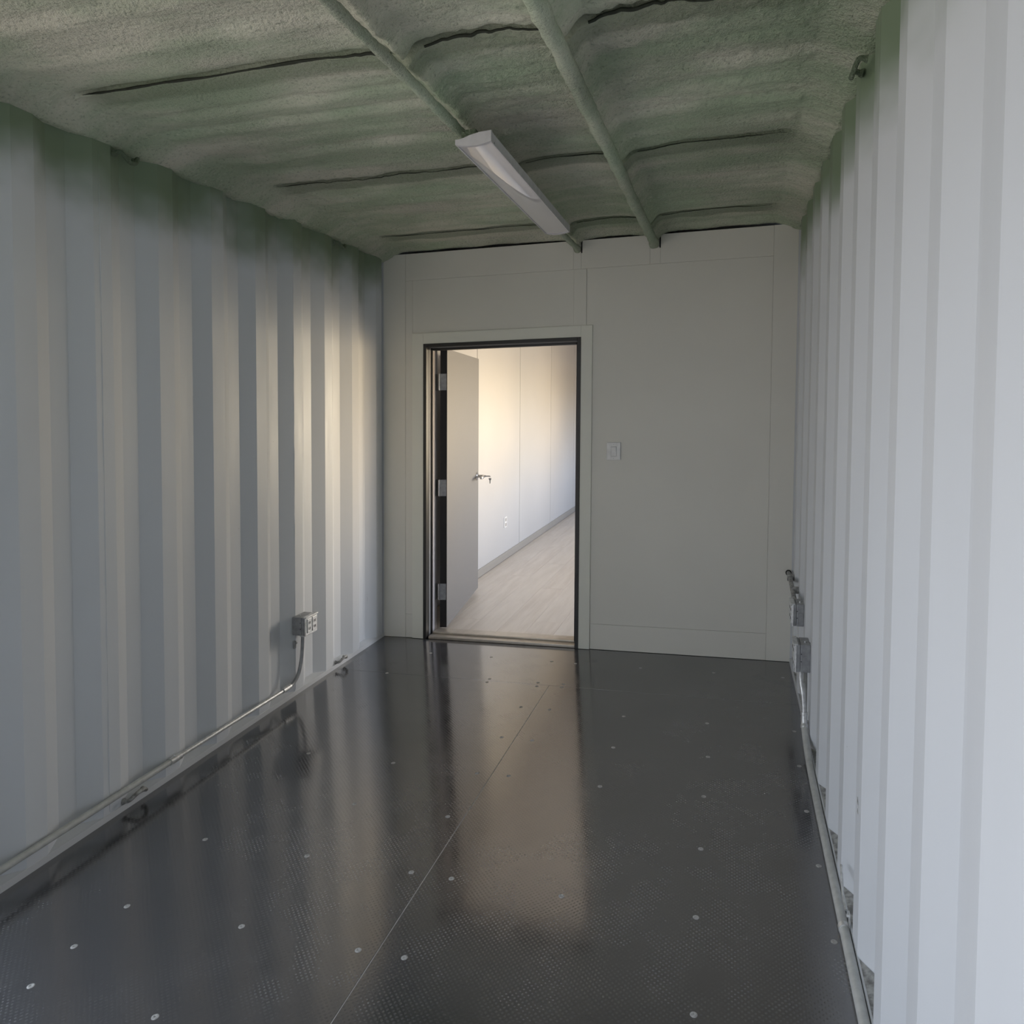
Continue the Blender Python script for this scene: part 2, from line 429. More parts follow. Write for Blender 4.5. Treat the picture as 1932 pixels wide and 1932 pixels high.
# vertical weld beads on the left wall
for y in (-2.02, -0.93):
    m = MB(); m.tube([(-0.0005 if profile(PL, y - .001, y + .001)[0][1] < .5 else -DEP, y, z) for z in np.linspace(0.03, 2.25, 40)], 0.0022, 6, 0.0015)
    m.build('weld_seam', 'steel_paint', wl, smooth=True)
def bottom_rail(root, side):
    m = MB(); x0, x1 = (-0.045, 0.0015) if side == 'L' else (W - 0.0015, W + 0.045)
    m.box(x0, x1, YN if side == 'R' else OP1, 0.0, -0.03, 0.022, 0.002); m.build('bottom_rail', 'rail_paint', root)
    # sloped weld fill in each recess
    phase = PL if side == 'L' else PR_
    k = -12
    m = MB(); sg = -1 if side == 'L' else 1; X = 0.0 if side == 'L' else W
    lo = OP1 if side == 'L' else YN
    while True:
        y = phase + k * PITCH; k += 1
        if y > 0: break
        a, b, c, d = y - 0.137, y - 0.067, y, y + 0.070     # inner end, outer start, outer end, inner start
        if a < lo or d > -0.01: continue
        zt = 0.034 if side == 'L' else 0.030
        e = 0.0005 * -sg
        m.add([(X + e, a, 0.021), (X + sg * DEP + e, b, 0.021), (X + sg * DEP + e, c, 0.021), (X + e, d, 0.021),
               (X + sg * (DEP - .001), b, zt), (X + sg * (DEP - .001), c, zt)],
              [(0, 1, 4), (1, 2, 5, 4), (2, 3, 5), (0, 4, 5, 3), (0, 3, 2, 1)])
    m.build('recess_fill', 'rail_paint' if side == 'L' else 'rusty', root)
bottom_rail(wl, 'L')
wr = empty('wall_right', (W, -2.5, 0), kind='structure')
wall_sheets(wr, 'R', PR_, [YN, -3.355, -2.243, -1.131, 0.0])
bottom_rail(wr, 'R')

# near end wall behind the camera, opening frame
m = MB(); m.box(-0.05, W + 0.05, YN - 0.05, YN, -0.02, 2.36); tag(m.build('wall_near', 'nearwall', base=(W / 2, YN, 0)), kind='structure')
d2 = empty('door_2', (0, (OP0 + OP1) / 2, 0), kind='structure')
m = MB(); m.box(-0.07, 0.012, OP1 - 0.05, OP1, 0, OPH, 0.003); m.build('frame', 'frame_dark', d2)
m = MB(); m.box(-0.07, 0.012, OP0, OP0 + 0.05, 0, OPH, 0.003); m.build('frame', 'frame_dark', d2)
m = MB(); m.box(-0.07, 0.012, OP0, OP1, OPH - 0.05, OPH, 0.003); m.build('frame', 'frame_dark', d2)

# ------------------------------------------------------------------ floor: coated plywood sheets with screws
fl = empty('floor', (W / 2, -2.5, 0), kind='structure')
G = 0.0011
for (x0, x1, y0, y1) in ((0.0, W, -0.565, 0.02), (0.0, 1.18, -3.005, -0.565), (1.18, W, -3.005, -0.565), (0.0, 1.18, YN, -3.005), (1.18, W, YN, -3.005)):
    m = MB(); m.box(x0 + (G if x0 > 0 else 0.0016), x1 - (G if x1 < W else 0.0016), y0 + G, y1 - G, -0.018, 0.0, 0.0007)
    m.build('plywood_sheet', 'floor', fl)
m = MB(); m.box(1.18 - G, 1.18 + G, YN, -0.566, -0.012, -0.0006); m.build('seam_strip', 'seam', fl)
m = MB(); m.box(0.002, W - .002, -0.565 - G, -0.565 + G, -0.012, -0.0010); m.build('seam_strip', 'seam', fl)
m = MB(); m.box(-0.05, W + 0.05, YN - 0.05, 0.02, -0.06, -0.0185); m.build('subfloor', 'black_gap', fl)
scr = MB()
n = 14
rs = []
for q, z in ((0.0085, -0.0005), (0.0085, 0.0006), (0.0062, 0.0014), (0.0028, 0.0012), (0.0022, 0.0001)):
    rs.append([(q * math.cos(2 * math.pi * j / n), q * math.sin(2 * math.pi * j / n), z) for j in range(n)])
scr.rings(rs)
sme = bpy.data.meshes.new('screw'); sme.from_pydata([(x, y, z + S * x) for x, y, z in scr.v], [], scr.f); sme.materials.append(M['screw'])
meas = [(0.776, -2.663), (0.78, -2.365), (0.403, -2.047), (0.778, -2.052), (1.13, -2.372), (1.257, -2.369), (1.13, -2.054), (1.258, -2.055), (0.774, -1.751), (1.125, -1.754), (1.59, -2.058), (1.592, -1.453), (1.959, -1.443), (1.961, -1.752), (1.961, -2.061), (1.971, -2.379), (2.298, -1.464), (2.307, -2.073), (1.951, -0.844), (0.398, -2.527), (0.41, -2.368), (0.409, -2.657), (2.304, -1.76), (0.305, -0.57), (1.116, -0.842), (1.252, -0.843), (1.123, -1.152), (1.255, -1.154), (1.123, -1.457), (1.246, -1.451), (0.767, -0.234), (1.111, -0.234), (0.862, -0.541), (0.863, -0.585), (1.116, -0.541), (1.123, -0.588), (1.245, -0.536), (1.247, -0.577), (1.244, -0.241)]
for xx in (0.404, 0.777, 1.126, 1.256, 1.591, 1.961, 2.304):
    for yy in (-3.27, -2.968, -1.449, -1.148, -0.845, -0.238):
        if all((xx - a) ** 2 + (yy - b) ** 2 > 0.0009 for a, b in meas) and not (xx in (0.404, 0.777) and yy in (-1.148, -0.845)):
            meas.append((xx + random.uniform(-.004, .004), yy + random.uniform(-.003, .003)))
fo = ORG['floor']
for i, (a, b) in enumerate(meas):
    o = bpy.data.objects.new('screw', sme); COL.objects.link(o); o.parent = fl
    wz = rack((a, b, 0)); o.location = (wz[0] - fo[0], wz[1] - fo[1], wz[2] - fo[2])

# ------------------------------------------------------------------ foamed ceiling
def ceil_z(X, Y, N1, N2):
    z = np.full_like(X, 2.335)
    edge = np.minimum(X, W - X)
    span = np.clip((edge - 0.10) / 0.05, 0, 1); span = span * span * (3 - 2 * span)
    yy = Y + 0.0035 * N1
    for r in (-4.16, -3.18, -2.20, -1.235, -0.27):
        u = yy - r
        up = np.where(u < 0, 0.009 * np.exp(u / 0.045), 0.0)
        band = np.where((u >= 0) & (u < 0.75), 0.003 * (1 - np.exp(-np.clip(u - 0.085, 0, 9) / 0.012)), 0)
        z += (up + band) * span
        z += 0.050 * span * np.exp(-((u + 0.0115) / 0.0105) ** 6)
        for q, dep in ((0.20, .004), (0.32, .006), (0.46, .003), (0.60, .006), (0.76, .004)):
            t = (u - q) / 0.018
            z += span * dep * (0.6 + 0.8 * N2) * (np.exp(-t * t) - 0.9 * np.exp(-((t - 2.6) / 1.4) ** 2))
    z -= 0.024 * np.exp(np.minimum(Y, 0) / 0.05)
    # coves at both sides
    c = np.clip(1 - edge / 0.115, 0, 1)
    z -= 0.050 * c ** 1.2
    # foam webs round the two pipes
    for xp, a, wd in ((1.185, 0.036, 0.022), (1.61, 0.042, 0.030)):
        t = np.abs(X - xp + 0.004 * N1) / wd
        z -= a * np.exp(-t ** 2.2)
        z -= 0.012 * np.exp(-((X - xp) / 0.11) ** 2)
    return z
nx = 300
xs = np.linspace(-0.03, W + 0.03, nx); ys = np.unique(np.round(np.concatenate([np.linspace(-4.9, 0.012, 680)] + [np.arange(r - 0.040, r + 0.032, 0.0018) for r in (-3.18, -2.20, -1.235, -0.27)]), 5)); ny = len(ys)
Xg, Yg = np.meshgrid(xs, ys)
def vnoise(X, Y, fx, fy, seed):
    rng = np.random.RandomState(seed)
    gx, gy = X * fx + 50, Y * fy + 50
    T = rng.rand(512, 512)
    ix, iy = np.floor(gx).astype(int), np.floor(gy).astype(int); tx, ty = gx - ix, gy - iy
    tx, ty = tx * tx * (3 - 2 * tx), ty * ty * (3 - 2 * ty)
    g = lambda a, b: T[a % 512, b % 512]
    return (g(ix, iy) * (1 - tx) + g(ix + 1, iy) * tx) * (1 - ty) + (g(ix, iy + 1) * (1 - tx) + g(ix + 1, iy + 1) * tx) * ty
N1 = vnoise(Xg, Yg, 5, 5, 1) * 2 - 1; N2 = vnoise(Xg, Yg, 2.2, 4, 2)
Z = ceil_z(Xg, Yg, N1 * 0.6 + 0.4 * (vnoise(Xg, Yg, 22, 9, 3) * 2 - 1), N2)
rough_m = np.clip((vnoise(Xg, Yg, 1.6, 1.6, 4) - 0.25) * 1.7, 0.15, 1) * (0.6 + 0.6 * np.clip((Xg - 0.9) / 0.8, 0, 1))
Z += 0.0050 * rough_m * (vnoise(Xg, Yg, 60, 75, 5) - 0.5) * 2 + 0.004 * rough_m * (vnoise(Xg, Yg, 28, 36, 6) - 0.5) * 2 + 0.005 * (vnoise(Xg, Yg, 7, 12, 7) - 0.5) * 2
m = MB()
m.v = [(float(a), float(b), float(c)) for a, b, c in zip(Xg.ravel(), Yg.ravel(), Z.ravel())]
idx = np.arange(nx * ny).reshape(ny, nx)
q = np.stack([idx[:-1, :-1], idx[1:, :-1], idx[1:, 1:], idx[:-1, 1:]], -1).reshape(-1, 4)
m.f = [tuple(t) for t in q.tolist()]
ce = tag(m.build('ceiling', 'foam', base=(W / 2, -2.5, 2.3), smooth=True, angle=180), kind='structure')
# crease shadow at the roof ribs, added as thin near-black strips
M['crease_shade'] = simple('crease_shade_dark', (0.035, 0.042, 0.028, 1), 0.8, 0.0, 0.4, 60)
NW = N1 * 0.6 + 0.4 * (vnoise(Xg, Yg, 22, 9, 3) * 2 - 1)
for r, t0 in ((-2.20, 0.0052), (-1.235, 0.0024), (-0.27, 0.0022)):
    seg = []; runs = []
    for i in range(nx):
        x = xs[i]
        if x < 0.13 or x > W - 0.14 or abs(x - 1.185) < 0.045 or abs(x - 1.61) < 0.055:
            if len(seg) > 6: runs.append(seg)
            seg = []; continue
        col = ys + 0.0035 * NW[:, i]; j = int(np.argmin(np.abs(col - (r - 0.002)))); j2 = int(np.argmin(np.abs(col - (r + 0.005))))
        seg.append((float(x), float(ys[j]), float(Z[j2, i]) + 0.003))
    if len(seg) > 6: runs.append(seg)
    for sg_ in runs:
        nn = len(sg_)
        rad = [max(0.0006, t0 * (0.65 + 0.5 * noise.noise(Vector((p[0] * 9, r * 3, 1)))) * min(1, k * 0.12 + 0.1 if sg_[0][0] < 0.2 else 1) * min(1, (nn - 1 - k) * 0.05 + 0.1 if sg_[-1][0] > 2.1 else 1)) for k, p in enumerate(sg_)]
        m = MB(); m.tube(sg_, rad, 8); m.build('crease_shadow', 'crease_shade', ce, smooth=True)
m = MB(); m.box(-0.06, W + 0.06, YN - .05, 0.02, 2.40, 2.44); m.build('roof_skin', 'black_gap', ce)
m = MB(); m.box(-0.06, W + 0.06, YN - .05, -4.88, 2.355, 2.41); m.build('roof_filler', 'foam', ce)

# ------------------------------------------------------------------ partition (far wall of the room) with doorway
DX0, DX1, DZ = 0.261, 1.209, 1.763          # outside of the door frame
PT = 2.298
wb = empty('wall_back', (W / 2, 0, 0), kind='structure')
Y1 = 0.105
m = MB()                                     # core
m.box(0.001, DX0 - 0.001, 0.004, Y1, 0.004, PT - 0.006); m.box(DX1 + 0.001, W - 0.001, 0.004, Y1, 0.004, PT - 0.006)
m.box(DX0 - 0.001, DX1 + 0.001, 0.004, Y1, DZ + 0.001, PT - 0.006)
m.build('core', 'panel', wb)
def board(nm, x0, x1, z0, z1, pr=0.0, mat='board', ch=0.0012):
    k = MB(); k.box(x0, x1, -pr, 0.0045, z0, z1, ch); return k.build(nm, mat, wb)
board('field_panel', 0.1428, 0.1885, 0.1454, 2.1395, 0.0003, 'panel', 0.0004)
board('field_panel', 0.1893, 1.1642, 1.8278, 2.1395, 0.0003, 'panel', 0.0004)
for xa, xb in ((-0.05, 0.0008), (W - 0.0008, W + 0.05)):
    m = MB(); m.box(xa, xb, 0.0008, 0.11, -0.02, 2.34); m.build('corner_post', 'rail_paint', wb)
# stiles and rails (notched at the two top corners)
def prism(nm, pts, y0, y1, mat, parent):
    k = MB(); k.rings([[(x, y, z) for x, z in pts] for y in (y0, y1)]); return k.build(nm, mat, parent)
prism('stile', [(0.0, 0.002), (0.1418, 0.002), (0.1418, PT), (0.063, PT), (0.063, PT - .03), (0.0, PT - .03)], -0.0015, 0.0045, 'board', wb)
prism('stile', [(2.228, 0.002), (W, 0.002), (W, PT - .03), (2.3185, PT - .03), (2.3185, PT), (2.228, PT)], -0.0015, 0.0045, 'board', wb)
board('top_rail', 0.143, 1.160, 2.1405, PT, 0.0012); board('top_rail', 1.205, 1.585, 2.1405, PT, 0.0012); board('top_rail', 1.642, 2.2272, 2.1405, PT, 0.0012)
board('top_rail', 1.1606, 1.2044, 2.1405, 2.236, 0.0012); board('top_rail', 1.5856, 1.6414, 2.1405, 2.226, 0.0012)
board('bottom_rail', 0.1432, 0.188, 0.002, 0.1445, 0.0012); board('bottom_rail', 1.2745, 2.2272, 0.002, 0.1455, 0.0012)
board('field_panel', 1.2382, 2.2272, 0.1468, 2.1395, 0.0005, 'panel', 0.0006)
board('batten', 1.165, 1.2366, 1.827, 2.1395, 0.003)
board('casing', 0.189, DX0, 0.002, DZ + 0.064, 0.010, 'casing', 0.002)
board('casing', DX1, 1.2735, 0.002, DZ + 0.064, 0.010, 'casing', 0.002)
board('casing', DX0, DX1, DZ, DZ + 0.064, 0.010, 'casing', 0.002)
# dark void above the partition
m = MB(); m.box(0.0, W, 0.02, 0.03, PT - 0.05, 2.40); m.build('gap_backing', 'black_gap', wb)

# the door: frame, lit strips, threshold, leaf, hinges, lever
dr = empty('door_1', (0.31, 0.06, 0), kind='structure')
def fr(x0, x1, y0, y1, z0, z1, mat='frame_dark', nm='frame', ch=0.0015, parent=dr):
    k = MB(); k.box(x0, x1, y0, y1, z0, z1, ch); return k.build(nm, mat, parent)
FT = DZ
fr(DX0, DX0 + 0.020, -0.013, 0.03, 0.0, FT); fr(DX1 - 0.020, DX1, -0.013, 0.12, 0.0, FT); fr(DX0 + 0.020, DX1 - 0.020, -0.013, 0.12, FT - 0.020, FT)
fr(DX0, DX0 + 0.0215, 0.03, 0.052, 0.0, FT - 0.02, 'lit_strip', 'lit_strip')                # reveal of the dark frame, window light put into its pale colour
fr(DX0, DX0 + 0.030, 0.052, 0.066, 0.0, FT - 0.02, 'frame_dark', 'stop')
fr(DX1 - 0.036, DX1 - 0.020, 0.045, 0.085, 0.0, FT - 0.036, 'frame_dark', 'stop')
fr(DX0 + 0.036, DX1 - 0.036, 0.045, 0.085, FT - 0.036, FT - 0.02, 'frame_dark', 'stop')
fr(DX0 + 0.0215, DX1 - 0.02, 0.028, 0.032, FT - 0.0235, FT - 0.0195, 'lit_strip', 'lit_strip', 0.0005)
fr(DX0, DX0 + 0.022, 0.066, 0.15, 0.0, FT - 0.02, 'jamb_lit', 'jamb')  # far reveal, its lit look painted in as a pale tone
fr(DX1 - 0.020, DX1, 0.12, 0.15, 0.0, FT - 0.02, 'jamb_lit', 'jamb')
fr(DX0 + 0.02, DX1 - 0.02, 0.12, 0.15, FT - 0.022, FT - 0.0, 'jamb_lit', 'jamb')
th = fr(DX0 + 0.030, DX1 - 0.020, -0.004, 0.135, 0.0005, 0.018, 'threshold', 'threshold', 0.004)
fr(DX0 + 0.036, DX1 - 0.022, 0.045, 0.128, 0.016, 0.029, 'threshold', 'threshold', 0.004)
# leaf
hx, hy = 0.353, 0.135; fx, fy = 0.2115, 1.10
dv = Vector((fx - hx, fy - hy, 0)); L = dv.length; dv.normalize(); nv = Vector((-dv.y, dv.x, 0))    # nv points to -x
TH = 0.042
def leafbox(mb, a0, a1, t0, t1, z0, z1):
    v = []
    for a in (a0, a1):
        for t in (t0, t1):
            for z in (z0, z1):
                p = Vector((hx, hy, 0)) + dv * a + nv * t; v.append((p.x, p.y, z))
    mb.add(v, [(0, 1, 3, 2), (4, 6, 7, 5), (0, 4, 5, 1), (2, 3, 7, 6), (0, 2, 6, 4), (1, 5, 7, 3)])
m = MB(); leafbox(m, 0.001, L, 0, TH, 0.033, 1.741); leaf = m.build('leaf', 'door_leaf', dr)
m = MB(); leafbox(m, -0.0015, 0.001, 0.0015, TH, 0.033, 1.741); m.build('leaf_edge', 'edge_dark', leaf)
for zc in (0.254, 0.895, 1.541):
    m = MB(); leafbox(m, -0.0035, -0.0012, 0.004, TH + 0.001, zc - 0.05, zc + 0.05)
    hg = m.build('hinge', 'galv_dull', dr)
    p = Vector((hx, hy, 0)) + nv * (TH + 0.007) + dv * -0.002
    for i in range(5):
        a = zc - 0.05 + i * 0.0202
        k = MB(); k.tube([(p.x, p.y, a), (p.x, p.y, a + 0.0190)], 0.0058, 12); k.build('knuckle', 'chrome', hg, smooth=True)
    k = MB(); k.box(DX0 + 0.0215, DX0 + 0.0235, 0.118, 0.149, zc - 0.05, zc + 0.05); k.build('jamb_plate', 'galv_dull', hg)
# lever
c0 = Vector((hx, hy, 0)) + dv * (L - 0.065); zc = 0.877
o_ = -nv
m = MB(); m.disc((c0.x, c0.y, zc), o_, 0.030, 0.009, 24, 0.003)
ha = m.build('lever_handle', 'chrome', dr, smooth=True)
k = MB(); e = c0 + o_ * 0.058
k.tube([(c0.x, c0.y, zc), (c0.x + o_.x * .058, c0.y + o_.y * .058, zc)], 0.011, 14)
k.tube(bez([(e.x, e.y, zc), (e.x - dv.x * .03, e.y - dv.y * .03, zc), (e.x - dv.x * .07, e.y - dv.y * .07, zc - .003), (e.x - dv.x * .11 - o_.x * .006, e.y - dv.y * .11 - o_.y * .006, zc - .004)], 5),
       [0.011] + [0.0105] * 14 + [0.007], 12)
k.build('lever', 'chrome', ha, smooth=True)
k = MB(); q = c0 + nv * TH
k.disc((q.x, q.y, zc), nv, 0.030, 0.009, 24, 0.003); k.tube([(q.x, q.y, zc), (q.x + nv.x * .05, q.y + nv.y * .05, zc)], 0.011, 12)
k.build('rear_rose', 'chrome', ha, smooth=True)
k = MB(); leafbox(k, L - 0.0005, L + 0.0015, 0.009, 0.033, zc - 0.05, zc + 0.05); k.build('latch_plate', 'chrome', leaf)
# keys: one in the lever's cylinder, one hanging from the ring
kr = empty('door_key', (e.x + o_.x * .03, e.y + o_.y * .03, zc), label='small key on a ring hanging from the lever of the open door', cat='key')
k = MB(); b0 = e + o_ * 0.010
k.box(b0.x, b0.x + 0.036, b0.y - 0.0015, b0.y + 0.0015, zc - 0.004, zc + 0.004, 0.0008); k.build('inserted_key', 'chrome', kr)
rx = b0.x + 0.033
k = MB(); k.tube([(rx + 0.007 * math.sin(t), b0.y, zc - 0.006 + 0.009 * math.cos(t)) for t in np.linspace(0, 2 * math.pi, 18)], 0.0012, 6); k.build('key_ring', 'galv', kr, smooth=True)
k = MB(); zt = zc - 0.016
k.add([(rx + a, b0.y + t, zt + z) for t in (-.0012, .0012) for a, z in ((-.011, 0), (.011, 0), (.010, -.006), (.004, -.014), (.0035, -.036), (-.0005, -.040), (-.0035, -.036), (-.0035, -.014), (-.010, -.006))],
      [tuple(range(9)), tuple(range(17, 8, -1))] + [(i, (i + 1) % 9, 9 + (i + 1) % 9, 9 + i) for i in range(9)])
k.build('hanging_key', 'galv_dull', kr)

# ------------------------------------------------------------------ finished room beyond
XL, XR, ZC = 0.06, W, 2.20
wl2 = empty('wall_left', (XL, 3, 0), kind='structure')
ps = [0.106, 0.275, 1.49, 2.705, 3.94, 5.17, YF]
for a, b in zip(ps[:-1], ps[1:]):
    m = MB(); m.box(XL - 0.012, XL, a + 0.0045, b - 0.0045, 0.0, ZC, 0.0022); m.build('wall_panel', 'room_wall', wl2)
m = MB(); m.box(XL - 0.05, XL - 0.010, 0.106, YF, -0.02, ZC + .02); m.build('backing', 'baseboard', wl2)
m = MB(); m.box(XL, XL + 0.009, 0.107, YF, 0.001, 0.067, 0.002); tag(m.build('baseboard_left', 'baseboard', base=(XL, 3, 0)), kind='structure')
wr2 = empty('wall_right', (XR, 3, 0), kind='structure')
def rw(y0, y1, z0, z1):
    m = MB(); m.box(XR, XR + 0.06, y0, y1, z0, z1); m.build('wall_panel', 'room_wall', wr2)
cur = 0.106
for (a, b, z0, z1) in WINS:
    rw(cur, a, 0, ZC); rw(a, b, 0, z0); rw(a, b, z1, ZC); cur = b
rw(cur, YF, 0, ZC)
for i, (a, b, z0, z1) in enumerate(WINS):
    w_ = empty('window_%d' % (i + 1), (XR, (a + b) / 2, z0), kind='structure')
    for q in ((a, a + .035, z0, z1), (b - .035, b, z0, z1), (a + .035, b - .035, z0, z0 + .035), (a + .035, b - .035, z1 - .035, z1)):
        m = MB(); m.box(XR - 0.004, XR + 0.05, q[0], q[1], q[2], q[3], 0.002); m.build('frame', 'plastic_white', w_)
m = MB(); m.box(XL, XR, YF, YF + 0.05, 0, ZC); tag(m.build('wall_far', 'room_wall', base=(W / 2, YF, 0)), kind='structure')
m = MB(); m.box(XL - 0.02, XR + 0.06, 0.106, YF + .05, ZC, ZC + 0.03); tag(m.build('ceiling', 'room_ceiling', base=(W / 2, 3, ZC)), kind='structure')
m = MB(); m.box(XL, DX0 - 0.001, 0.1055, 0.112, 0, ZC); m.box(DX1 + .001, XR, 0.1055, 0.112, 0, ZC); m.box(DX0 - .001, DX1 + .001, 0.1055, 0.112, DZ + .001, ZC)
m.build('room_side_panel', 'room_wall', wb)
f2 = empty('floor', (W / 2, 3, 0), kind='structure')
pw = 0.180
xq = 0.29 - pw * 1
col = 0
starts = {0: 0.44, 1: 0.44 + .6, 2: 0.915, 3: 1.295, 4: 0.45, 5: .86, 6: 0.2, 7: 1.1, 8: .6, 9: .9, 10: .3, 11: .8}
colx = [XL + 0.009, 0.11, 0.29, 0.47, 0.65, 0.83, 1.01, 1.19, 1.37, 1.55, 1.73, 1.91, 2.09, 2.27, XR]
st = {1: 1.02, 2: 0.44, 3: 0.915, 4: 1.295, 5: 0.455, 6: 0.9, 7: 0.25}
for ci in range(len(colx) - 1):
    x0, x1 = colx[ci], colx[ci + 1]
    y = st.get(ci, random.uniform(0.2, 1.2)) - 1.22
    while y < YF:
        a, b = max(y, 0.136), min(y + 1.22, YF)
        if b - a > 0.03:
            m = MB(); m.box(x0 + 0.0006, x1 - 0.0006, a + 0.0006, b - 0.0006, -0.006, random.uniform(-0.0003, 0.0003), 0.0008)
            m.build('plank', 'plank', f2)
        y += 1.22
m = MB(); m.box(XL - .02, XR + .02, 0.02, YF, -0.03, -0.0065); m.build('subfloor', 'baseboard', f2)
# receptacle plate on that wall
op = empty('wall_outlet', (XL, 2.247, 0.34), label='slim wall outlet plate low on the bright panelled wall beyond the doorway', cat='outlet')
m = MB(); m.box(XL, XL + 0.007, 2.212, 2.282, 0.292, 0.389, 0.0015); m.build('cover_plate', 'plastic_white', op)
for zc_ in (0.318, 0.362):
    m = MB(); m.box(XL + 0.0065, XL + 0.0085, 2.232, 2.262, zc_ - 0.014, zc_ + 0.014, 0.0006); m.build('receptacle', 'baseboard', op)

# ------------------------------------------------------------------ light switch
sw = empty('light_switch', (1.399, -0.001, 1.122), label='white rocker light switch on the grey wall right of the doorway', cat='switch')
m = MB(); m.box(1.3605, 1.4375, -0.0085, -0.0030, 1.0745, 1.1715, 0.002); m.build('cover_plate', 'plastic_white', sw)
m = MB(); m.box(1.3625, 1.4385, -0.0030, -0.0004, 1.0755, 1.1725, 0.0004); m.build('plate_shadow', 'galv_dull', sw)  # grey backing added as the shadow round the plate
m = MB(); m.box(1.3835, 1.4155, -0.0095, -0.007, 1.0945, 1.1495, 0.0008); m.build('switch_frame', 'galv_paint', sw)
m = MB()
m.add([(x, y, z) for x in (1.3858, 1.4132) for y, z in ((-0.007, 1.0968), (-0.0098, 1.0968), (-0.0108, 1.1225), (-0.0155, 1.1472), (-0.007, 1.1472))],
      [(0, 1, 2, 3, 4), (9, 8, 7, 6, 5)] + [(i, (i + 1) % 5, 5 + (i + 1) % 5, 5 + i) for i in range(5)])
m.build('rocker', 'plastic_white', sw)
for z in (1.083, 1.161):
    m = MB(); m.disc((1.399, -0.0073, z), (0, -1, 0), 0.0028, 0.0012, 10); m.build('screw', 'galv_dull', sw)

# ------------------------------------------------------------------ foam covered pipes under the ceiling
def pipe(label, x, z, r, y1):
    root = empty('ceiling_pipe', (x, -2.4, z), label=label, cat='pipe', group='foam-covered pipes under the ceiling')
    ys_ = np.linspace(-4.8, y1, 300)
    m = MB(); m.tube([(x + 0.004 * noise.noise(Vector((y * 1.3, x, 0))), y, z + 0.003 * noise.noise(Vector((y * 1.7, x, 3)))) for y in ys_], r, 16, 0.0035)
    m.build('pipe', 'foam_pipe', root, smooth=True)
    return root
pa = pipe('thin green foam-sprayed pipe under the ceiling that the light fixture hangs along', 1.185, 2.252, 0.0145, 0.004)
pb = pipe('thicker green foam-sprayed pipe under the ceiling, right of the light fixture', 1.608, 2.250, 0.0225, 0.004)
for root, x, z, r in ((pa, 1.185, 2.252, 0.0175), (pb, 1.608, 2.250, 0.027)):
    m = MB(); m.tube([(x, -0.060, z), (x, -0.052, z - 0.001), (x, -0.012, z - 0.006), (x, -0.003, z - 0.012)], [r * .85, r, r * 1.05, r * .9], 16, 0.003)
    m.build('end_collar', 'foam_pipe', root, smooth=True)
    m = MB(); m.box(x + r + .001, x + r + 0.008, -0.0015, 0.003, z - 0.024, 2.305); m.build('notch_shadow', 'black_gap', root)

# ------------------------------------------------------------------ strip light fixture
lf = empty('light_fixture', (1.248, -1.3, 2.2), label='unlit narrow grey strip light with curved lens under the green ceiling', cat='light')
def lx(y): return 1.260 + (y + 1.9) * (-0.0235 / 1.2)
LW = 0.0565
def lens_pts(w, zt, sag, n=14):
    return [(-w + 2 * w * i / n, zt - sag * math.sin(math.pi * i / n)) for i in range(n + 1)]
Y0, Y1_ = -1.90, -0.70
prof = lens_pts(LW - .003, 2.181, 0.0055) + [(LW - .003, 2.186), (-LW + .003, 2.186)]
m = MB(); m.rings([[(lx(y) + a, y, z) for a, z in prof] for y in np.linspace(Y0 + .012, Y1_ - .012, 12)]); m.build('lens', 'lens', lf, smooth=True, angle=50)
prof2 = [(-LW, 2.178), (-LW, 2.192), (-LW + .010, 2.192), (-0.030, 2.195), (-0.012, 2.201), (0.020, 2.207), (LW, 2.209), (LW, 2.178), (LW - .004, 2.178), (LW - .004, 2.185), (-LW + .004, 2.185), (-LW + .004, 2.178)]
m = MB(); m.rings([[(lx(y) + a, y, z) for a, z in prof2] for y in (Y0 + .006, Y1_ - .006)]); m.build('housing', 'fixture', lf)
capp = lens_pts(LW + .001, 2.179, 0.0085) + [(LW + .001, 2.211), (0.020, 2.209), (-0.012, 2.203), (-0.030, 2.197), (-LW + .010, 2.194), (-LW - .001, 2.194)]
for ya, yb in ((Y0, Y0 + .013), (Y1_ - .013, Y1_)):
    m = MB(); m.rings([[(lx(y) + a, y, z) for a, z in capp] for y in (ya, yb)]); m.build('end_cap', 'fixture', lf)
m = MB(); m.box(1.200, 1.246, Y0 + .06, Y1_ - .10, 2.200, 2.244); m.build('mounting_channel', 'foam_ring', lf)
for y in (Y0 + .016,):
    m = MB(); m.disc((lx(y) + LW - .001, y + .02, 2.184), (1, 0, 0), 0.003, 0.0015, 10); m.build('screw', 'galv_dull', lf)

# ------------------------------------------------------------------ left wall conduit and outlet box
cl = empty('conduit', (0.02, -2.0, 0.08), label='thin bright metal conduit running low along the left wall up to the outlet box', cat='conduit')
pth = [(0.020, y, 0.080) for y in (-2.57, -2.5, -2.42, -1.743)]
m = MB(); m.tube(pth, 0.0112, 14); m.build('conduit_pipe', 'galv_paint', cl, smooth=True)
pth = [(0.020, -1.743, 0.080), (0.020, -1.38, 0.078), (0.020, -1.03, 0.074)]
m = MB(); m.tube(pth, 0.0088, 14); m.build('conduit_pipe', 'galv', cl, smooth=True)
pth = bez([(0.020, -1.03, 0.074), (0.020, -0.985, 0.078), (0.021, -0.945, 0.102), (0.022, -0.922, 0.145), (0.023, -0.908, 0.21), (0.024, -0.903, 0.300)], 6)
m = MB(); m.tube(pth, 0.0088, 14); m.build('conduit_elbow', 'galv_dull', cl, smooth=True)
m = MB(); m.tube([(0.020, -1.77, 0.080), (0.020, -1.715, 0.080)], 0.0135, 14); m.tube([(0.02, -1.746, 0.088), (0.02, -1.746, 0.098)], 0.004, 8); m.build('coupling', 'galv', cl, smooth=True)
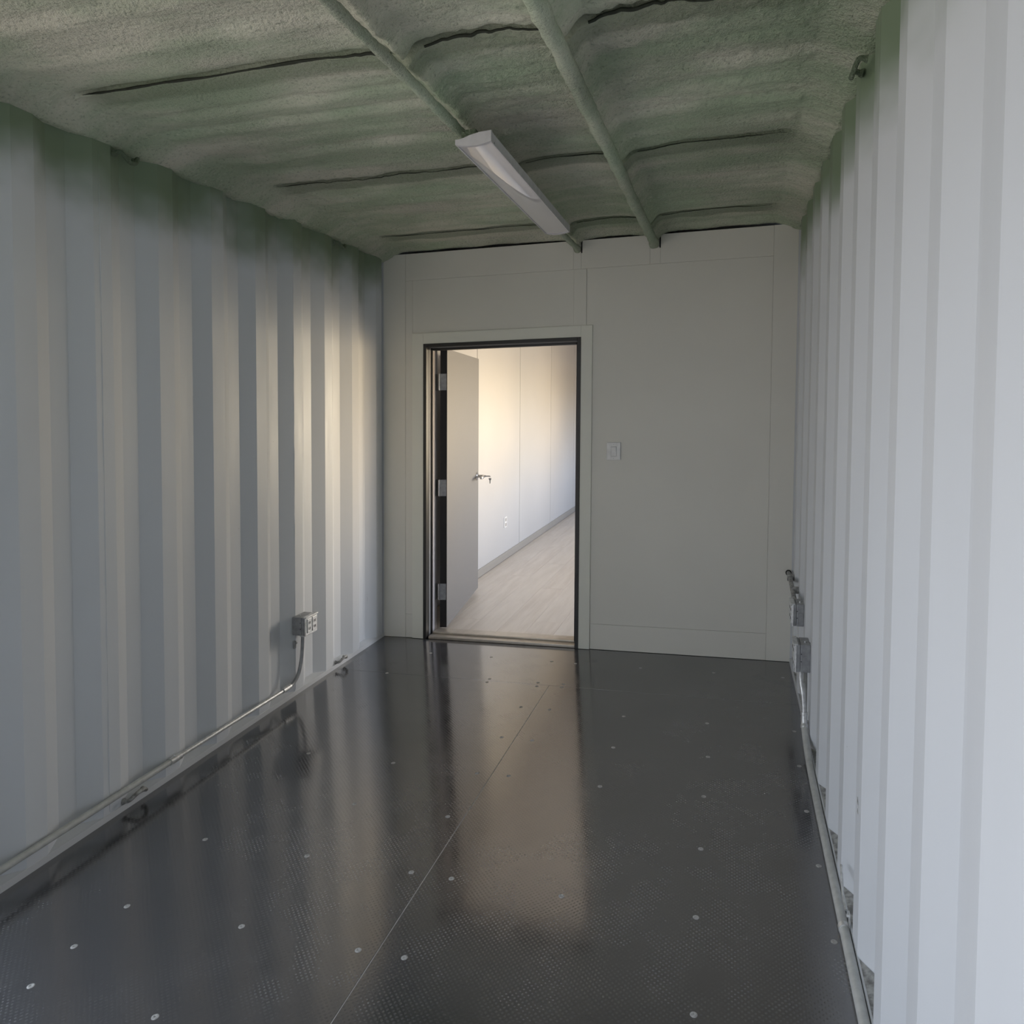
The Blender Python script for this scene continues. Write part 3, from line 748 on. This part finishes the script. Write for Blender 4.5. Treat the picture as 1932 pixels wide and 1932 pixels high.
m = MB(); m.tube([(0.020, -1.065, 0.0745), (0.020, -1.005, 0.0755)], 0.0125, 14); m.build('coupling', 'galv', cl, smooth=True)
for y in (-2.5,):
    m = MB(); m.box(0.0, 0.034, y - 0.01, y + 0.01, 0.066, 0.094, 0.004); m.build('strap', 'galv', cl)
m = MB(); m.box(0.0005, 0.008, -0.95, -0.935, 0.235, 0.272, 0.002); m.tube([(0.002, -0.94, 0.262), (0.016, -0.94, 0.262)], 0.005, 8); m.build('clip', 'galv_dull', cl)

def outlet_box(root, xw, sg, y0, y1, z0, z1, d):
    """xw wall plane, sg direction into the room"""
    X = lambda a: xw + sg * a
    def bx(nm, a0, a1, ya, yb, za, zb, mat, ch=0.001, parent=root):
        k = MB(); k.box(min(X(a0), X(a1)), max(X(a0), X(a1)), ya, yb, za, zb, ch); return k.build(nm, mat, parent)
    bx('back_box', 0.0, d * 0.72, y0, y1, z0, z1, 'galv_dull', 0.003)
    ext = bx('extension_ring', d * 0.74, d, y0 + .001, y1 - .001, z0 + .001, z1 - .001, 'galv_dull', 0.002)
    cv = bx('cover', d, d + 0.006, y0 - .002, y1 + .002, z0 - .002, z1 + .002, 'galv', 0.003)
    ym = (y0 + y1) / 2
    for ya in (y0 + 0.012, ym + 0.006):
        rc = bx('receptacle', d + .005, d + 0.010, ya, ya + (y1 - y0) * 0.36, z0 + 0.010, z1 - 0.010, 'galv', 0.002)
        for zz in (z0 + 0.030, z1 - 0.030):
            for dy in (0.010, 0.020):
                bx('slot', d + .0095, d + .0108, ya + dy, ya + dy + .0035, zz - .006, zz + .006, 'hole', 0.0, rc)
    # lip on top of the cover, knock-outs and screw holes on the near face
    bx('cover_lip', d * 0.9, d + .012, y0 - .002, y1 + .002, z1 - .003, z1 + .003, 'galv', 0.001)
    zm = (z0 + z1) / 2
    k = MB(); k.disc((X(d * .36), y0 - .0002, zm), (0, -1, 0), 0.012, 0.001, 16, .0005); k.build('knockout', 'galv_dull', root)
    for zz in (zm - .012, zm + .018):
        k = MB(); k.disc((X(d * .66), y0 - .0002, zz), (0, -1, 0), 0.0022, 0.0008, 8); k.build('screw_hole', 'hole', root)
    k = MB(); k.disc((X(d * .36), ym, z1 - .0002), (0, 0, 1), 0.012, 0.001, 16, .0005); k.build('knockout', 'galv_dull', root)
    k = MB(); k.tube([(X(d * .36), y0 + .03, z1), (X(d * .36), y0 + .03, z1 + 0.006)], 0.004, 8); k.build('locknut', 'galv', root)
ob = empty('outlet_box', (0, -0.9, 0.34), label='grey metal outlet box with twin receptacle cover on the left wall', cat='outlet')
outlet_box(ob, 0.0005, 1, -0.955, -0.855, 0.303, 0.391, 0.066)
m = MB(); m.tube([(0.024, -0.903, 0.285), (0.024, -0.903, 0.304)], 0.013, 12); m.build('connector', 'galv', ob, smooth=True)
m = MB(); m.tube([(0.046, -0.93, 0.290), (0.046, -0.93, 0.304)], 0.005, 10); m.build('ground_screw', 'galv', ob, smooth=True)

# ------------------------------------------------------------------ lashing rings
def lashing(label, y, z, side, mat, up):
    X = 0.0 if side == 'L' else W; sg = 1 if side == 'L' else -1
    root = empty('lashing_ring', (X, y, z), label=label, cat='ring', group='lashing rings along the wall rails')
    m = MB()
    # D shaped rod: two welded feet, bowed out
    pts = bez([(X + sg * 0.001, y - 0.042, z), (X + sg * 0.020, y - 0.036, z + 0.004), (X + sg * 0.030, y - 0.012, z + up), (X + sg * 0.030, y + 0.014, z + up), (X + sg * 0.020, y + 0.036, z + 0.004), (X + sg * 0.001, y + 0.042, z)], 5)
    m.tube(pts, 0.0072, 10); m.build('rod', mat, root, smooth=True)
    for s_ in (-1, 1):
        m = MB(); m.tube([(X - sg * .001, y + s_ * 0.042, z), (X + sg * 0.007, y + s_ * 0.041, z + .001)], [0.012, 0.008], 10, 0.002)
        m.build('weld', mat, root, smooth=True)
    return root
lashing('bare steel lashing ring below the conduit, near the front of the left wall', -1.92, 0.032, 'L', 'rusty', 0.018)
lashing('bare steel lashing ring at the floor near the partition, past the left outlet box', -0.52, 0.032, 'L', 'rusty', 0.018)
lashing('foam-covered green lashing ring high on the left wall, nearest the camera', -1.915, 2.262, 'L', 'foam_ring', -0.020)
lashing('foam-covered green lashing ring high on the left wall, close to the partition', -0.515, 2.258, 'L', 'foam_ring', -0.020)
lashing('foam-covered green lashing ring high in the corner above the right wall', -1.92, 2.250, 'R', 'foam_ring', -0.020)

# ------------------------------------------------------------------ right wall boxes and conduits
XBW = W - 0.0005
ub = empty('outlet_box', (W, -0.65, 0.45), label='upper grey metal junction box on the right wall by the partition', cat='junction box')
outlet_box(ub, XBW, -1, -0.70, -0.60, 0.400, 0.497, 0.043)
lb = empty('outlet_box', (W, -0.93, 0.36), label='lower grey metal outlet box on the right wall, above the floor conduit', cat='outlet')
outlet_box(lb, XBW, -1, -0.985, -0.885, 0.300, 0.412, 0.052)
m = MB(); m.box(W - 0.004, W + 0.030, -0.96, -0.91, 0.30, 0.40); m.build('standoff', 'hole', lb)
cu = empty('conduit', (2.32, -0.3, 0.49), label='short dark conduit from the upper junction box into the partition corner', cat='conduit')
m = MB(); m.tube(bez([(2.322, -0.604, 0.470), (2.322, -0.50, 0.480), (2.326, -0.30, 0.492), (2.332, -0.12, 0.487), (2.334, -0.004, 0.478)], 6), 0.0105, 12); m.build('conduit_pipe', 'rusty', cu, smooth=True)
m = MB(); m.tube([(2.334, -0.016, 0.479), (2.334, -0.0025, 0.478)], 0.015, 12); m.build('end_bushing', 'hole', cu)
for y in (-0.42, -0.17):
    m = MB(); m.box(2.316, 2.3495, y - 0.008, y + 0.008, 0.474, 0.506, 0.003); m.build('clip', 'rusty', cu)
cr = empty('conduit', (2.335, -2.2, 0.015), label='pale grey conduit lying along the floor edge of the right wall', cat='conduit')
m = MB(); m.tube(bez([(2.318, -0.950, 0.302), (2.318, -0.952, 0.262), (2.323, -0.968, 0.225), (2.328, -0.978, 0.180), (2.330, -0.985, 0.135)], 6), 0.0088, 12); m.build('conduit_riser', 'galv', cr, smooth=True)
m = MB(); m.tube([(2.338, -0.925, 0.302), (2.338, -0.930, 0.20), (2.338, -0.935, 0.024)], 0.0075, 12); m.build('conduit_riser', 'galv_paint', cr, smooth=True)
m = MB(); m.tube([(2.330, -0.984, 0.142), (2.330, -0.9855, 0.130), (2.330, -0.986, 0.1295), (2.330, -0.987, 0.118), (2.3305, -0.992, 0.100), (2.331, -0.996, 0.0945), (2.331, -1.0, 0.084)], [0.0135, 0.0135, 0.0115, 0.0125, 0.0125, 0.0145, 0.0145], 14); m.build('coupling', 'galv', cr, smooth=True)
m = MB(); m.tube(bez([(2.331, -0.999, 0.088), (2.333, -1.03, 0.062), (2.335, -1.09, 0.034), (2.3355, -1.20, 0.018), (2.335, -1.40, 0.0145), (2.335, -1.80, 0.014), (2.335, -2.4, 0.0145), (2.335, -3.2, 0.0145), (2.335, -4.7, 0.0145)], 8), 0.0128, 16); m.build('conduit_pipe', 'galv_paint', cr, smooth=True)
m = MB()
rg = []
for y in (-2.045, -2.030):
    rg.append([(2.335 + 0.0150 * math.cos(t), y, 0.0150 + 0.0150 * math.sin(t)) for t in np.linspace(0, 2 * math.pi, 20, endpoint=False)])
m.rings(rg); m.box(2.3455, 2.3480, -2.047, -2.028, 0.018, 0.058, 0.001); m.tube([(2.3395, -2.038, 0.050), (2.3470, -2.038, 0.050)], 0.0045, 8)
m.build('strap', 'galv', cr, smooth=True)
m = MB(); m.tube(bez([(2.344, -1.905, 0.100), (2.342, -1.93, 0.092), (2.340, -1.97, 0.062), (2.343, -2.01, 0.045)], 6), 0.0035, 8); m.build('wire_clip', 'galv', cr, smooth=True)

for (y, z, l, a) in ((-2.095, 0.395, 0.026, 0.9), (-2.100, 0.368, 0.014, 0.9)):
    m = MB(); m.tube([(W - 0.0004, y, z), (W - 0.0012, y - l * .5 * math.cos(a), z - l * .5 * math.sin(a)), (W - 0.0004, y - l * math.cos(a), z - l * math.sin(a))], [0.0006, 0.0018, 0.0006], 6)
    m.build('gouge', 'rusty', wr)
